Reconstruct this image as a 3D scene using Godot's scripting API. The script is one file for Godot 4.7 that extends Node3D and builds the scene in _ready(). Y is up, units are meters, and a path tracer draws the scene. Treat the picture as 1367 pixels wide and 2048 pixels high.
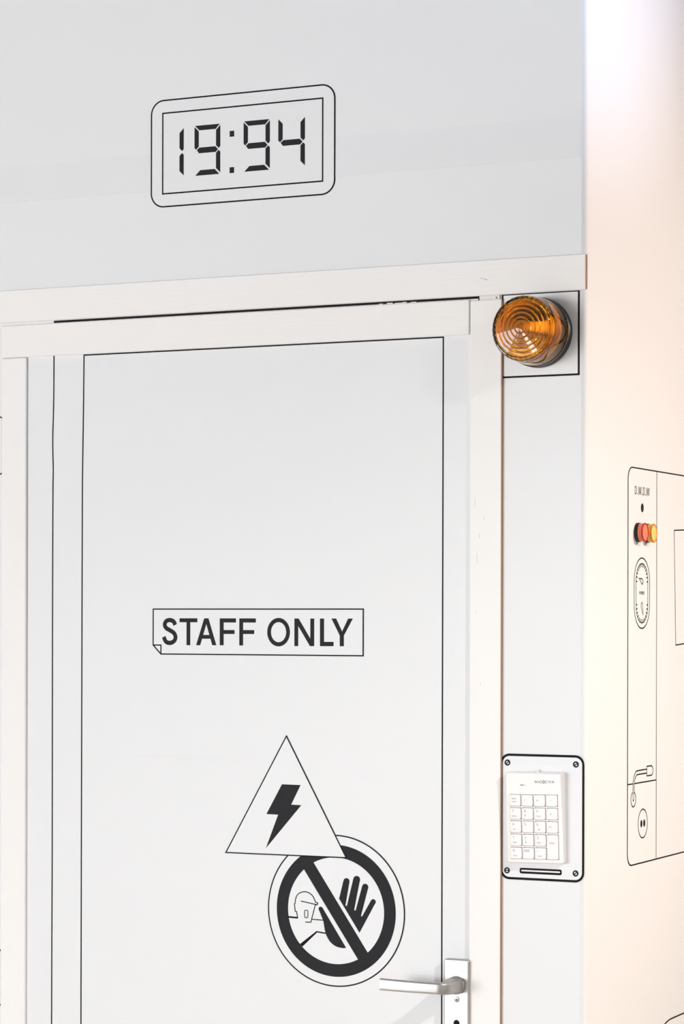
extends Node3D
# The corner of a white room whose fittings are mostly printed line drawings. The door wall lies in the plane z = 0 (x < 0),
# the warm-lit wall round its outer corner in the plane x = 0 (z < 0); y is up, metres.

var M := {}
var used := {}

# ---------------------------------------------------------------- naming
func numbered(called: String) -> String:
	if not used.has(called):
		used[called] = 0
		return called
	used[called] += 1
	return "%s_%03d" % [called, used[called]]

func thing(called: String, label: String, category: String, at := Vector3.ZERO, turn := 0.0, group := "") -> Node3D:
	var o := Node3D.new()
	o.name = numbered(called)
	o.position = at
	o.rotation.y = turn
	add_child(o)
	o.set_meta("label", label)
	o.set_meta("category", category)
	if group:
		o.set_meta("group", group)
	return o

func obj(called: String, st: SurfaceTool, m: Material, parent: Node = self) -> MeshInstance3D:
	var o := MeshInstance3D.new()
	o.name = numbered(called) if parent == self else called
	o.mesh = st.commit()
	o.material_override = m
	parent.add_child(o, true)
	return o

func struct_root(called: String, label := "") -> Node3D:
	var o := Node3D.new()
	o.name = numbered(called)
	add_child(o)
	o.set_meta("kind", "structure")
	if label:
		o.set_meta("label", label)
	return o

func struct(called: String, st: SurfaceTool, m: Material, label := "") -> MeshInstance3D:
	var o := obj(called, st, m)
	o.set_meta("kind", "structure")
	if label:
		o.set_meta("label", label)
	return o

# ---------------------------------------------------------------- mesh helpers
func begin() -> SurfaceTool:
	var st := SurfaceTool.new()
	st.begin(Mesh.PRIMITIVE_TRIANGLES)
	return st

func tri(st: SurfaceTool, a: Vector3, b: Vector3, c: Vector3, na: Vector3, nb: Vector3, nc: Vector3) -> void:
	var g := (b - a).cross(c - a)
	if g.length_squared() < 1e-18:
		return
	if g.dot(na + nb + nc) > 0.0:      # front faces run clockwise
		var t := b
		b = c
		c = t
		var n := nb
		nb = nc
		nc = n
	st.set_normal(na)
	st.add_vertex(a)
	st.set_normal(nb)
	st.add_vertex(b)
	st.set_normal(nc)
	st.add_vertex(c)

func quad(st: SurfaceTool, a: Vector3, b: Vector3, c: Vector3, d: Vector3, n: Vector3) -> void:
	tri(st, a, b, c, n, n, n)
	tri(st, a, c, d, n, n, n)

func box(st: SurfaceTool, lo: Vector3, hi: Vector3, bev := 0.0) -> void:
	# a box with chamfered edges when bev > 0
	var c := (lo + hi) / 2.0
	var h := (hi - lo) / 2.0
	var b := bev
	for ax in 3:
		var u := (ax + 1) % 3
		var v := (ax + 2) % 3
		for s: float in [-1.0, 1.0]:
			var n := Vector3.ZERO
			n[ax] = s
			var q := []
			for k: Array in [[-1, -1], [1, -1], [1, 1], [-1, 1]]:
				var p := Vector3.ZERO
				p[ax] = s * h[ax]
				p[u] = k[0] * (h[u] - b)
				p[v] = k[1] * (h[v] - b)
				q.append(c + p)
			quad(st, q[0], q[1], q[2], q[3], n)
	if b <= 0.0:
		return
	for ax in 3:
		var u := (ax + 1) % 3
		var v := (ax + 2) % 3
		for su: float in [-1.0, 1.0]:
			for sv: float in [-1.0, 1.0]:
				var n := Vector3.ZERO
				n[u] = su
				n[v] = sv
				n = n.normalized()
				var q := []
				for k: Array in [[-1, 0], [1, 0], [1, 1], [-1, 1]]:
					var p := Vector3.ZERO
					p[ax] = k[0] * (h[ax] - b)
					p[u] = su * (h[u] - (b if k[1] else 0.0))
					p[v] = sv * (h[v] - (0.0 if k[1] else b))
					q.append(c + p)
				quad(st, q[0], q[1], q[2], q[3], n)
	for sx: float in [-1.0, 1.0]:
		for sy: float in [-1.0, 1.0]:
			for sz: float in [-1.0, 1.0]:
				var s := Vector3(sx, sy, sz)
				var n := s.normalized()
				tri(st, c + s * Vector3(h.x, h.y - b, h.z - b), c + s * Vector3(h.x - b, h.y, h.z - b), c + s * Vector3(h.x - b, h.y - b, h.z), n, n, n)

func ccw(p: PackedVector2Array) -> PackedVector2Array:
	var q := p.duplicate()
	if Geometry2D.is_polygon_clockwise(q):
		q.reverse()
	return q

func fill(st: SurfaceTool, poly: PackedVector2Array, z0: float, z1: float) -> void:
	# a flat cut-out shape from z0 to z1, seen from +z
	var p := ccw(poly)
	var idx := Geometry2D.triangulate_polygon(p)
	for i in range(0, idx.size(), 3):
		tri(st, v3(p[idx[i]], z1), v3(p[idx[i + 1]], z1), v3(p[idx[i + 2]], z1), Vector3.BACK, Vector3.BACK, Vector3.BACK)
	for i in p.size():
		var a := p[i]
		var b := p[(i + 1) % p.size()]
		var d := (b - a).normalized()
		quad(st, v3(a, z0), v3(b, z0), v3(b, z1), v3(a, z1), Vector3(d.y, -d.x, 0))

func v3(p: Vector2, z: float) -> Vector3:
	return Vector3(p.x, p.y, z)

func stroke(st: SurfaceTool, pts: PackedVector2Array, w: float, z0: float, z1: float, closed := false) -> void:
	var n := pts.size()
	var L := PackedVector2Array()
	var R := PackedVector2Array()
	for i in n:
		var dp := Vector2.ZERO
		var dn := Vector2.ZERO
		if closed or i > 0:
			dp = (pts[i] - pts[(i - 1 + n) % n]).normalized()
		if closed or i < n - 1:
			dn = (pts[(i + 1) % n] - pts[i]).normalized()
		if dp == Vector2.ZERO:
			dp = dn
		if dn == Vector2.ZERO:
			dn = dp
		var a := Vector2(-dp.y, dp.x)
		var b := Vector2(-dn.y, dn.x)
		var m := (a + b).normalized()
		var k := 1.0 / maxf(0.35, m.dot(a))
		L.append(pts[i] + m * w / 2.0 * k)
		R.append(pts[i] - m * w / 2.0 * k)
	for i in (n if closed else n - 1):
		var j := (i + 1) % n
		quad(st, v3(L[i], z1), v3(L[j], z1), v3(R[j], z1), v3(R[i], z1), Vector3.BACK)
		var d := (pts[j] - pts[i]).normalized()
		quad(st, v3(L[i], z0), v3(L[j], z0), v3(L[j], z1), v3(L[i], z1), Vector3(-d.y, d.x, 0))
		quad(st, v3(R[i], z0), v3(R[j], z0), v3(R[j], z1), v3(R[i], z1), Vector3(d.y, -d.x, 0))
	if not closed:
		for e: int in [0, n - 1]:
			var d2 := (pts[0] - pts[1]).normalized() if e == 0 else (pts[n - 1] - pts[n - 2]).normalized()
			quad(st, v3(L[e], z0), v3(R[e], z0), v3(R[e], z1), v3(L[e], z1), v3(d2, 0))

func mm(flat: Array, off := Vector2.ZERO) -> PackedVector2Array:
	# [x, y, x, y ...] in millimetres -> metres, minus an origin in millimetres
	var p := PackedVector2Array()
	for i in range(0, flat.size(), 2):
		p.append((Vector2(flat[i], flat[i + 1]) - off) * 0.001)
	return p

func ellipse(c: Vector2, rx: float, ry: float, seg := 48) -> PackedVector2Array:
	var p := PackedVector2Array()
	for i in seg:
		var a := TAU * i / seg
		p.append(c + Vector2(cos(a) * rx, sin(a) * ry))
	return p

func arc(c: Vector2, r: float, a0: float, a1: float, seg := 12) -> PackedVector2Array:
	var p := PackedVector2Array()
	for i in seg + 1:
		var a := lerpf(a0, a1, float(i) / seg)
		p.append(c + Vector2(cos(a), sin(a)) * r)
	return p

func rrect(c: Vector2, w: float, h: float, r: float, seg := 8) -> PackedVector2Array:
	var p := PackedVector2Array()
	for k in 4:
		var s: Vector2 = [Vector2(1, 1), Vector2(-1, 1), Vector2(-1, -1), Vector2(1, -1)][k]
		p.append_array(arc(c + Vector2(s.x * (w / 2 - r), s.y * (h / 2 - r)), r, k * PI / 2, (k + 1) * PI / 2, seg))
	return p

func smooth_line(pts: PackedVector2Array, per := 6) -> PackedVector2Array:
	var out := PackedVector2Array()
	var n := pts.size()
	for i in n - 1:
		for k in per:
			out.append(pts[i].cubic_interpolate(pts[i + 1], pts[maxi(i - 1, 0)], pts[mini(i + 2, n - 1)], float(k) / per))
	out.append(pts[n - 1])
	return out

func loft(st: SurfaceTool, loops: Array, cap := true) -> void:
	# loops: [PackedVector2Array, z] with the same number of points each, back to front; facets stay flat between loops but smooth round them
	for l in loops.size() - 1:
		var A: PackedVector2Array = loops[l][0]
		var B: PackedVector2Array = loops[l + 1][0]
		var za: float = loops[l][1]
		var zb: float = loops[l + 1][1]
		var n := A.size()
		var N := []
		for i in n:
			var t := (A[(i + 1) % n] - A[(i - 1 + n) % n])
			if t.length() < 1e-9:
				t = B[(i + 1) % n] - B[(i - 1 + n) % n]
			var o := Vector3(t.y, -t.x, 0).normalized()
			var along := v3(B[i], zb) - v3(A[i], za)
			var nn := (o - along.normalized() * o.dot(along.normalized()))
			if nn.length() < 1e-4:
				nn = Vector3.BACK
			N.append(nn.normalized())
		for i in n:
			var j := (i + 1) % n
			tri(st, v3(A[i], za), v3(A[j], za), v3(B[j], zb), N[i], N[j], N[j])
			tri(st, v3(A[i], za), v3(B[j], zb), v3(B[i], zb), N[i], N[j], N[i])
	if cap:
		var E: PackedVector2Array = loops[-1][0]
		var idx := Geometry2D.triangulate_polygon(E)
		for i in range(0, idx.size(), 3):
			tri(st, v3(E[idx[i]], loops[-1][1]), v3(E[idx[i + 1]], loops[-1][1]), v3(E[idx[i + 2]], loops[-1][1]), Vector3.BACK, Vector3.BACK, Vector3.BACK)

func pad(st: SurfaceTool, c: Vector2, w: float, h: float, r: float, z0: float, z1: float, bev: float, seg := 6) -> void:
	# a rounded-rectangle block whose front edge is rounded over
	var loops := [[rrect(c, w, h, r, seg), z0]]
	for k in 4:
		var a := PI / 2 * k / 3.0
		var ins := bev * (1.0 - cos(a))
		loops.append([rrect(c, w - 2 * ins, h - 2 * ins, maxf(r - ins, 0.0002), seg), z1 - bev + bev * sin(a)])
	loft(st, loops)

func lathe(st: SurfaceTool, prof: PackedVector2Array, seg := 64, flutes := 0, deep := PackedFloat32Array(), sharp := 0.5) -> void:
	# turns (r, z) round the z axis; outside is to the right of the way along the profile. deep[i]: how far flutes cut in at that point
	var n := prof.size()
	var at := func(i: int, k: int) -> Vector3:
		var a := TAU * k / seg
		var r := prof[i].x
		if flutes:
			r -= deep[i] * absf(sin(a * flutes / 2.0))
		return Vector3(cos(a) * r, sin(a) * r, prof[i].y)
	var fn := []
	for i in n - 1:
		var d := (prof[i + 1] - prof[i]).normalized()
		fn.append(Vector2(d.y, -d.x))
	for i in n - 1:
		var n0: Vector2 = fn[i]
		var n1: Vector2 = fn[i]
		if i > 0 and fn[i].dot(fn[i - 1]) > sharp:
			n0 = (fn[i] + fn[i - 1]).normalized()
		if i < n - 2 and fn[i].dot(fn[i + 1]) > sharp:
			n1 = (fn[i] + fn[i + 1]).normalized()
		for k in seg:
			var a0 := TAU * k / seg
			var a1 := TAU * (k + 1) / seg
			var p := [at.call(i, k), at.call(i, k + 1), at.call(i + 1, k + 1), at.call(i + 1, k)]
			var nn := [Vector3(cos(a0) * n0.x, sin(a0) * n0.x, n0.y), Vector3(cos(a1) * n0.x, sin(a1) * n0.x, n0.y), Vector3(cos(a1) * n1.x, sin(a1) * n1.x, n1.y), Vector3(cos(a0) * n1.x, sin(a0) * n1.x, n1.y)]
			tri(st, p[0], p[1], p[2], nn[0], nn[1], nn[2])
			tri(st, p[0], p[2], p[3], nn[0], nn[2], nn[3])

func sweep(st: SurfaceTool, path: PackedVector3Array, rad: PackedVector2Array, seg := 16, power := 2.0) -> void:
	# a tube with a rounded cross-section (rad.x across, rad.y along y) swept along a path that stays level
	var n := path.size()
	var P := []
	var N := []
	for i in n:
		var t := (path[mini(i + 1, n - 1)] - path[maxi(i - 1, 0)]).normalized()
		var side := t.cross(Vector3.UP).normalized()
		var up := side.cross(t)
		var ring := []
		var norm := []
		for k in seg:
			var a := TAU * k / seg
			var e := 2.0 / power
			var cx := signf(cos(a)) * pow(absf(cos(a)), e)
			var cy := signf(sin(a)) * pow(absf(sin(a)), e)
			ring.append(path[i] + side * cx * rad[i].x + up * cy * rad[i].y)
			norm.append((side * signf(cos(a)) * pow(absf(cos(a)), 2.0 - e) / rad[i].x + up * signf(sin(a)) * pow(absf(sin(a)), 2.0 - e) / rad[i].y).normalized())
		P.append(ring)
		N.append(norm)
	for i in n - 1:
		for k in seg:
			var j := (k + 1) % seg
			tri(st, P[i][k], P[i][j], P[i + 1][j], N[i][k], N[i][j], N[i + 1][j])
			tri(st, P[i][k], P[i + 1][j], P[i + 1][k], N[i][k], N[i + 1][j], N[i + 1][k])
	for e2: int in [0, n - 1]:
		var t2 := (path[0] - path[1]).normalized() if e2 == 0 else (path[n - 1] - path[n - 2]).normalized()
		for k in range(1, seg - 1):
			tri(st, P[e2][0], P[e2][k], P[e2][k + 1], t2, t2, t2)

func word(st: SurfaceTool, s: String, c: Vector2, w: float, h: float, z: float, font := "Droid Sans", thick := 0.0002) -> void:
	# lettering fitted into w x h round c (w = 0: keep its natural width)
	var f := SystemFont.new()
	f.font_names = PackedStringArray([font])
	var t := TextMesh.new()
	t.font = f
	t.text = s
	t.font_size = 64
	t.pixel_size = 0.01
	t.depth = 0.02
	t.curve_step = 1.0
	var b := t.get_aabb()
	var sy := h / b.size.y
	var sx := w / b.size.x if w > 0.0 else sy
	var x := Transform3D(Basis.from_scale(Vector3(sx, sy, thick / 0.02)), Vector3.ZERO)
	x.origin = Vector3(c.x, c.y, z) - x * (b.position + b.size / 2.0)
	var arr := t.surface_get_arrays(0)
	var v: PackedVector3Array = arr[Mesh.ARRAY_VERTEX]
	var nn: PackedVector3Array = arr[Mesh.ARRAY_NORMAL]
	var order: PackedInt32Array = arr[Mesh.ARRAY_INDEX] if arr[Mesh.ARRAY_INDEX] != null else PackedInt32Array(range(v.size()))
	for i in order:
		st.set_normal(nn[i])
		st.add_vertex(x * v[i])

func plan(st: SurfaceTool, pts: PackedVector2Array, normals: Array, y0: float, y1: float) -> void:
	# a wall: its outline seen from above (x, z) raised from y0 to y1; normals[i] = [at the start, at the end] of side i, or null for flat
	var n := pts.size()
	var mid := Vector2.ZERO
	for p in pts:
		mid += p / n
	for i in n:
		var a := pts[i]
		var b := pts[(i + 1) % n]
		var d := (b - a).normalized()
		var o := Vector2(d.y, -d.x)
		if Geometry2D.is_polygon_clockwise(pts):
			o = -o
		var na := Vector3(o.x, 0, o.y)
		var nb := na
		if normals.size() > i and normals[i] != null:
			na = normals[i][0]
			nb = normals[i][1]
		var p0 := Vector3(a.x, y0, a.y)
		var p1 := Vector3(b.x, y0, b.y)
		var p2 := Vector3(b.x, y1, b.y)
		var p3 := Vector3(a.x, y1, a.y)
		tri(st, p0, p1, p2, na, nb, nb)
		tri(st, p0, p2, p3, na, nb, na)
	var idx := Geometry2D.triangulate_polygon(pts)
	for y: float in [y0, y1]:
		var up := Vector3.UP if y == y1 else Vector3.DOWN
		for i in range(0, idx.size(), 3):
			tri(st, Vector3(pts[idx[i]].x, y, pts[idx[i]].y), Vector3(pts[idx[i + 1]].x, y, pts[idx[i + 1]].y), Vector3(pts[idx[i + 2]].x, y, pts[idx[i + 2]].y), up, up, up)

# ---------------------------------------------------------------- materials
func noise_tex(sd: int, freq: float, oct := 4, size := 512, type := FastNoiseLite.TYPE_SIMPLEX_SMOOTH) -> NoiseTexture2D:
	var n := FastNoiseLite.new()
	n.seed = sd
	n.noise_type = type
	n.frequency = freq
	n.fractal_octaves = oct
	var t := NoiseTexture2D.new()
	t.width = size
	t.height = size
	t.seamless = true
	t.noise = n
	return t

func mat(called: String, c: Color, rough := 0.6, metal := 0.0) -> StandardMaterial3D:
	var m := StandardMaterial3D.new()
	m.resource_name = called
	m.albedo_color = c
	m.roughness = rough
	m.metallic = metal
	M[called] = m
	return m

func relief(m: StandardMaterial3D, t: Texture2D, cm: float, scale: Vector3) -> void:
	m.heightmap_enabled = true
	m.heightmap_texture = t
	m.heightmap_scale = cm
	m.uv1_triplanar = true
	m.uv1_scale = scale

func materials() -> void:
	var vinyl := mat("vinyl", Color(0.910, 0.917, 0.925), 0.5)
	relief(vinyl, noise_tex(3, 0.012, 3), 0.06, Vector3(1.3, 1.3, 1.3))
	vinyl.uv1_world_triplanar = true
	var cream := mat("warm_wall", Color(0.956, 0.931, 0.912), 0.65)
	relief(cream, noise_tex(5, 0.012, 3), 0.05, Vector3(1.1, 1.1, 1.1))
	var paint := mat("painted_wood", Color(0.957, 0.951, 0.944), 0.55)
	relief(paint, noise_tex(8, 0.03, 4), 0.014, Vector3(0.7, 9.0, 9.0))
	var paint_up := mat("painted_wood_upright", Color(0.957, 0.951, 0.944), 0.55)
	relief(paint_up, noise_tex(9, 0.03, 4), 0.014, Vector3(9.0, 0.7, 9.0))
	mat("raw_edge", Color(0.66, 0.50, 0.40), 0.85)
	mat("filler", Color(0.93, 0.92, 0.90), 0.8)
	mat("room_white", Color(0.93, 0.925, 0.915), 0.8)
	mat("floor_grey", Color(0.95, 0.91, 0.865), 0.5)
	mat("ceiling_grey", Color(0.48, 0.49, 0.51), 0.85)
	mat("ink", Color(0.02, 0.022, 0.028), 0.55).metallic_specular = 0.25
	mat("charcoal", Color(0.125, 0.125, 0.14), 0.6).metallic_specular = 0.3
	mat("grey_ink", Color(0.42, 0.42, 0.45), 0.6)
	mat("faint_ink", Color(0.60, 0.59, 0.60), 0.6)
	mat("black_plastic", Color(0.07, 0.07, 0.085), 0.4)
	mat("white_plastic", Color(0.95, 0.935, 0.93), 0.42)
	mat("key_plastic", Color(0.955, 0.945, 0.945), 0.45)
	mat("key_well", Color(0.30, 0.28, 0.29), 0.6)
	var alu := mat("aluminium", Color(0.73, 0.715, 0.705), 0.42, 0.85)
	relief(alu, noise_tex(12, 0.2, 2, 256), 0.002, Vector3(40, 40, 40))
	mat("steel", Color(0.72, 0.71, 0.70), 0.3, 1.0)
	var amber := mat("amber_plastic", Color(1.0, 0.73, 0.19, 0.0), 0.04)
	amber.metallic_specular = 0.7
	amber.refraction_enabled = true
	amber.refraction_scale = 0.05
	mat("inner_dark", Color(0.10, 0.07, 0.06), 0.5)
	mat("inner_chrome", Color(0.80, 0.78, 0.74), 0.40, 0.8)
	for row: Array in [["red", Color(1.0, 0.55, 0.36), Color(0.80, 0.10, 0.16)], ["yellow", Color(1.0, 0.82, 0.26), Color(0.93, 0.50, 0.06)]]:
		var cap := mat(row[0] + "_cap", row[1], 0.16)
		cap.backlight_enabled = true
		cap.backlight = row[1] * 0.7
		cap.clearcoat_enabled = true
		cap.clearcoat = 0.6
		mat(row[0] + "_rim", row[2], 0.12)
	mat("red_face", Color(0.98, 0.55, 0.42), 0.2)
	mat("yellow_face", Color(0.94, 0.87, 0.50), 0.2)
	var glass := mat("window_glass", Color(1, 1, 1, 0.06), 0.02)
	glass.transparency = BaseMaterial3D.TRANSPARENCY_ALPHA
	for row: Array in [["warm_glow", Color(1.0, 0.80, 0.58)], ["cool_glow", Color(0.86, 0.91, 1.0)]]:
		var g := mat(row[0], row[1], 0.5)
		g.emission_enabled = true
		g.emission = row[1]
		g.emission_energy_multiplier = 2.0

# ---------------------------------------------------------------- light and camera
const CAM := Vector3(1.28285, 1.57, 3.48838)

func camera_and_light() -> void:
	var cam := Camera3D.new()
	cam.name = "camera"
	add_child(cam)
	var f := 5112.5                    # focal length in pixels of a 1367 x 2048 picture
	cam.projection = Camera3D.PROJECTION_FRUSTUM
	cam.keep_aspect = Camera3D.KEEP_HEIGHT
	cam.near = 0.1
	cam.far = 60.0
	cam.size = 2048.0 / f * cam.near
	cam.basis = Basis(Vector3.UP, 0.447468) * Basis(Vector3.BACK, 0.00215)
	cam.position = CAM
	# the lens is shifted up: the horizon lies at row 1241.5 of 2048
	cam.frustum_offset = Vector2(0.0, (1241.5 - 1024.0) / f * cam.near)
	cam.current = true

	var env := Environment.new()
	var sky := Sky.new()
	var sm := ProceduralSkyMaterial.new()
	sm.sky_top_color = Color(0.72, 0.80, 0.92)
	sm.sky_horizon_color = Color(0.92, 0.94, 0.97)
	sm.ground_bottom_color = Color(0.55, 0.54, 0.52)
	sm.ground_horizon_color = Color(0.80, 0.80, 0.80)
	sky.sky_material = sm
	env.background_mode = Environment.BG_SKY
	env.background_energy_multiplier = 0.7
	env.sky = sky
	env.tonemap_mode = Environment.TONE_MAPPER_LINEAR
	env.tonemap_exposure = 1.0
	env.sdfgi_enabled = true
	env.ssao_enabled = true
	env.ssil_enabled = true
	var we := WorldEnvironment.new()
	we.name = "environment"
	we.environment = env
	add_child(we)

	# daylight through the long window in the west wall
	var day := AreaLight3D.new()
	day.name = "window_daylight"
	day.area_size = Vector2(2.7, 2.2)
	day.position = Vector3(-5.08, 1.45, 7.0)
	day.rotation.y = -PI / 2
	day.light_color = Color(0.955, 0.975, 1.0)
	day.light_energy = 20.0
	day.area_range = 20.0
	day.shadow_enabled = true
	add_child(day)
	# and through the window in the south wall, behind the viewer
	var south := AreaLight3D.new()
	south.name = "south_daylight"
	south.area_size = Vector2(3.1, 1.6)
	south.position = Vector3(-3.35, 1.35, 8.88)
	south.light_color = Color(1.0, 0.996, 0.992)
	south.light_energy = 27.3
	south.area_range = 20.0
	south.shadow_enabled = true
	add_child(south)

	# ceiling spotlights: two warm, one cool
	spot(Vector3(2.1, 2.78, 1.15), Vector3(0.05, 0.45, 0.05), Color(1.0, 0.985, 0.965), 4.9, 32.0, "warm_glow", "warm white ceiling spotlight in front of the corner, tilted at the door")
	spot(Vector3(2.3, 2.6, -1.0), Vector3(0.0, 1.58, 0.1), Color(1.0, 0.945, 0.912), 5.6, 33.0, "warm_glow", "warm white ceiling spotlight aimed at the peach wall of the control panel")
	spot(Vector3(1.5, 2.82, 0.16), Vector3(0.0, 2.74, 0.0), Color(0.76, 0.84, 1.0), 2.0, 22.5, "cool_glow", "cool white ceiling spotlight aimed high at the outer wall corner")

func spot(at: Vector3, to: Vector3, c: Color, energy: float, angle: float, glow: String, label: String) -> void:
	var t := thing("ceiling_spotlight", label, "spotlight", at, 0.0, "spotlights on the ceiling")
	var aim := Basis.looking_at(to - at)
	var st := begin()
	lathe(st, PackedVector2Array([Vector2(0.0, 0.13), Vector2(0.06, 0.13), Vector2(0.078, 0.11), Vector2(0.082, -0.01), Vector2(0.077, -0.01), Vector2(0.074, 0.01), Vector2(0.0, 0.012)]), 32)
	var o := obj("housing", st, M.black_plastic, t)
	o.basis = aim
	st = begin()
	fill(st, ellipse(Vector2.ZERO, 0.07, 0.07, 32), 0.0, 0.002)
	o = obj("lens", st, M[glow], t)
	o.basis = aim * Basis(Vector3.UP, PI)
	st = begin()
	box(st, Vector3(-0.008, 0.03, -0.008), Vector3(0.008, 3.0 - at.y, 0.008), 0.002)
	o = obj("stem", st, M.black_plastic, t)
	var l := SpotLight3D.new()
	l.name = "spotlight_beam"
	l.position = aim * Vector3(0, 0, -0.012)
	l.basis = aim
	l.light_color = c
	l.light_energy = energy
	l.light_size = 0.07
	l.spot_angle = angle
	l.spot_angle_attenuation = 1.0
	l.spot_range = 12.0
	l.spot_attenuation = 2.0
	l.shadow_enabled = true
	t.add_child(l)

# ---------------------------------------------------------------- the room
const TOP := 3.0
const ROUND := 0.010

func room() -> void:
	var s := 0.7071
	# door wall: left of the door, above it, and the strip to the rounded outer corner
	var wl := struct_root("wall_left", "white vinyl-covered wall with the door and the printed clock")
	var st := begin()
	box(st, Vector3(-5.2, 0, -0.12), Vector3(-0.959, TOP, 0.0))
	box(st, Vector3(-0.959, 2.02, -0.12), Vector3(-0.174, TOP, 0.0))
	var c := Vector2(-ROUND, -ROUND)
	var pts := PackedVector2Array([Vector2(-0.174, -0.12), Vector2(-0.174, 0.0), Vector2(-ROUND, 0.0)])
	var nn := [null, null]
	for k in 4:
		var a0 := PI / 2 - PI / 4 * k / 4.0
		var a1 := PI / 2 - PI / 4 * (k + 1) / 4.0
		nn.append([Vector3(cos(a0), 0, sin(a0)), Vector3(cos(a1), 0, sin(a1))])
		pts.append(c + Vector2(cos(a1), sin(a1)) * ROUND)
	pts.append(Vector2(-0.12, -0.12))
	plan(st, pts, nn, 0.0, TOP)
	obj("wall_face", st, M.vinyl, wl)
	# the lowest edge of the upper vinyl sheet, lapped over the lower one
	st = begin()
	var hem := [[0.0, 0.0], [0.0004, 0.0004], [0.0003, 0.006], [0.0, 0.06]]
	for k in 3:
		var n := Vector3(0, -0.8, 0.6) if k == 0 else Vector3(0, 0.05, 1).normalized()
		quad(st, Vector3(-5.2, 2.243 + hem[k][1], hem[k][0]), Vector3(-ROUND, 2.243 + hem[k][1], hem[k][0]), Vector3(-ROUND, 2.243 + hem[k + 1][1], hem[k + 1][0]), Vector3(-5.2, 2.243 + hem[k + 1][1], hem[k + 1][0]), n)
	obj("vinyl_seam", st, M.vinyl, wl)
	# the wall round the corner
	st = begin()
	pts = PackedVector2Array([Vector2(-0.12, -0.12), c + Vector2(s, s) * ROUND])
	nn = [null]
	for k in 4:
		var a0 := PI / 4 - PI / 4 * k / 4.0
		var a1 := PI / 4 - PI / 4 * (k + 1) / 4.0
		nn.append([Vector3(cos(a0), 0, sin(a0)), Vector3(cos(a1), 0, sin(a1))])
		pts.append(c + Vector2(cos(a1), sin(a1)) * ROUND)
	pts.append(Vector2(0.0, -3.6))
	pts.append(Vector2(-0.12, -3.6))
	plan(st, pts, nn, 0.0, TOP)
	struct("wall_right", st, M.warm_wall, "wall in warm lamplight round the corner with the printed control panel")
	st = begin()
	for b: Array in [[-5.4, -4.95, 0.0, TOP], [-1.75, 4.4, 0.0, TOP], [-4.95, -1.75, 0.0, 0.5], [-4.95, -1.75, 2.2, TOP]]:
		box(st, Vector3(b[0], b[2], 9.0), Vector3(b[1], b[3], 9.12))
	struct("wall_south", st, M.room_white, "white wall behind the viewer with a square window")
	st = begin()
	box(st, Vector3(4.2, 0, -3.6), Vector3(4.4, TOP, 9.0))
	struct("wall_east", st, M.room_white, "plain white wall facing the warm-lit corner")
	st = begin()
	box(st, Vector3(-0.12, 0, -3.72), Vector3(4.4, TOP, -3.6))
	struct("wall_north", st, M.room_white, "plain white wall at the end of the alcove")
	st = begin()
	for b: Array in [[-0.12, 5.6, 0.0, TOP], [8.4, 9.0, 0.0, TOP], [5.6, 8.4, 0.0, 0.3], [5.6, 8.4, 2.6, TOP]]:
		box(st, Vector3(-5.4, b[2], b[0]), Vector3(-5.2, b[3], b[1]))
	struct("wall_west", st, M.room_white, "white wall with the long window")
	var w := struct_root("window_1", "long white-framed window that lets daylight onto the door")
	st = begin()
	for z: float in [5.6, 6.98, 8.36]:
		box(st, Vector3(-5.33, 0.3, z), Vector3(-5.27, 2.6, z + 0.04), 0.004)
	for y: float in [0.3, 2.56]:
		box(st, Vector3(-5.33, y, 5.64), Vector3(-5.27, y + 0.04, 8.36), 0.004)
	obj("window_frame", st, M.white_plastic, w)
	for z: float in [5.64, 7.02]:
		st = begin()
		box(st, Vector3(-5.303, 0.34, z), Vector3(-5.297, 2.56, z + 1.34))
		obj("pane", st, M.window_glass, w)
	w = struct_root("window_2", "white-framed window in the wall behind the viewer")
	st = begin()
	for x: float in [-4.95, -3.37, -1.79]:
		box(st, Vector3(x, 0.5, 9.04), Vector3(x + 0.04, 2.2, 9.10), 0.004)
	for y: float in [0.5, 2.16]:
		box(st, Vector3(-4.91, y, 9.04), Vector3(-1.79, y + 0.04, 9.10), 0.004)
	obj("window_frame", st, M.white_plastic, w)
	for x: float in [-4.91, -3.33]:
		st = begin()
		box(st, Vector3(x, 0.54, 9.067), Vector3(x + 1.54, 2.16, 9.073))
		obj("pane", st, M.window_glass, w)
	st = begin()
	box(st, Vector3(-5.4, -0.12, -3.72), Vector3(4.4, 0.0, 9.12))
	struct("floor", st, M.floor_grey, "pale grey floor of the room")
	st = begin()
	box(st, Vector3(-5.4, TOP, -3.72), Vector3(4.4, TOP + 0.12, 9.12))
	struct("ceiling", st, M.ceiling_grey, "plain light grey ceiling of the room")

func batten(called: String, lo: Vector3, hi: Vector3, m: Material, label: String, raw_right: bool, raw_from := 0.0) -> Node3D:
	var r := struct_root(called, label)
	var st := begin()
	var e := 0.0012
	box(st, lo, Vector3(hi.x - (0.0008 if raw_right else 0.0), hi.y, hi.z), e)
	obj("board", st, m, r)
	if raw_right:                      # the sawn end or side, not painted like the face
		st = begin()
		box(st, Vector3(hi.x - 0.0012, lo.y + e, lo.z + raw_from), Vector3(hi.x, hi.y - e, hi.z - 0.0006))
		obj("sawn_edge", st, M.raw_edge, r).set_meta("label", "bare brown sawn edge")
	return r

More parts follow.
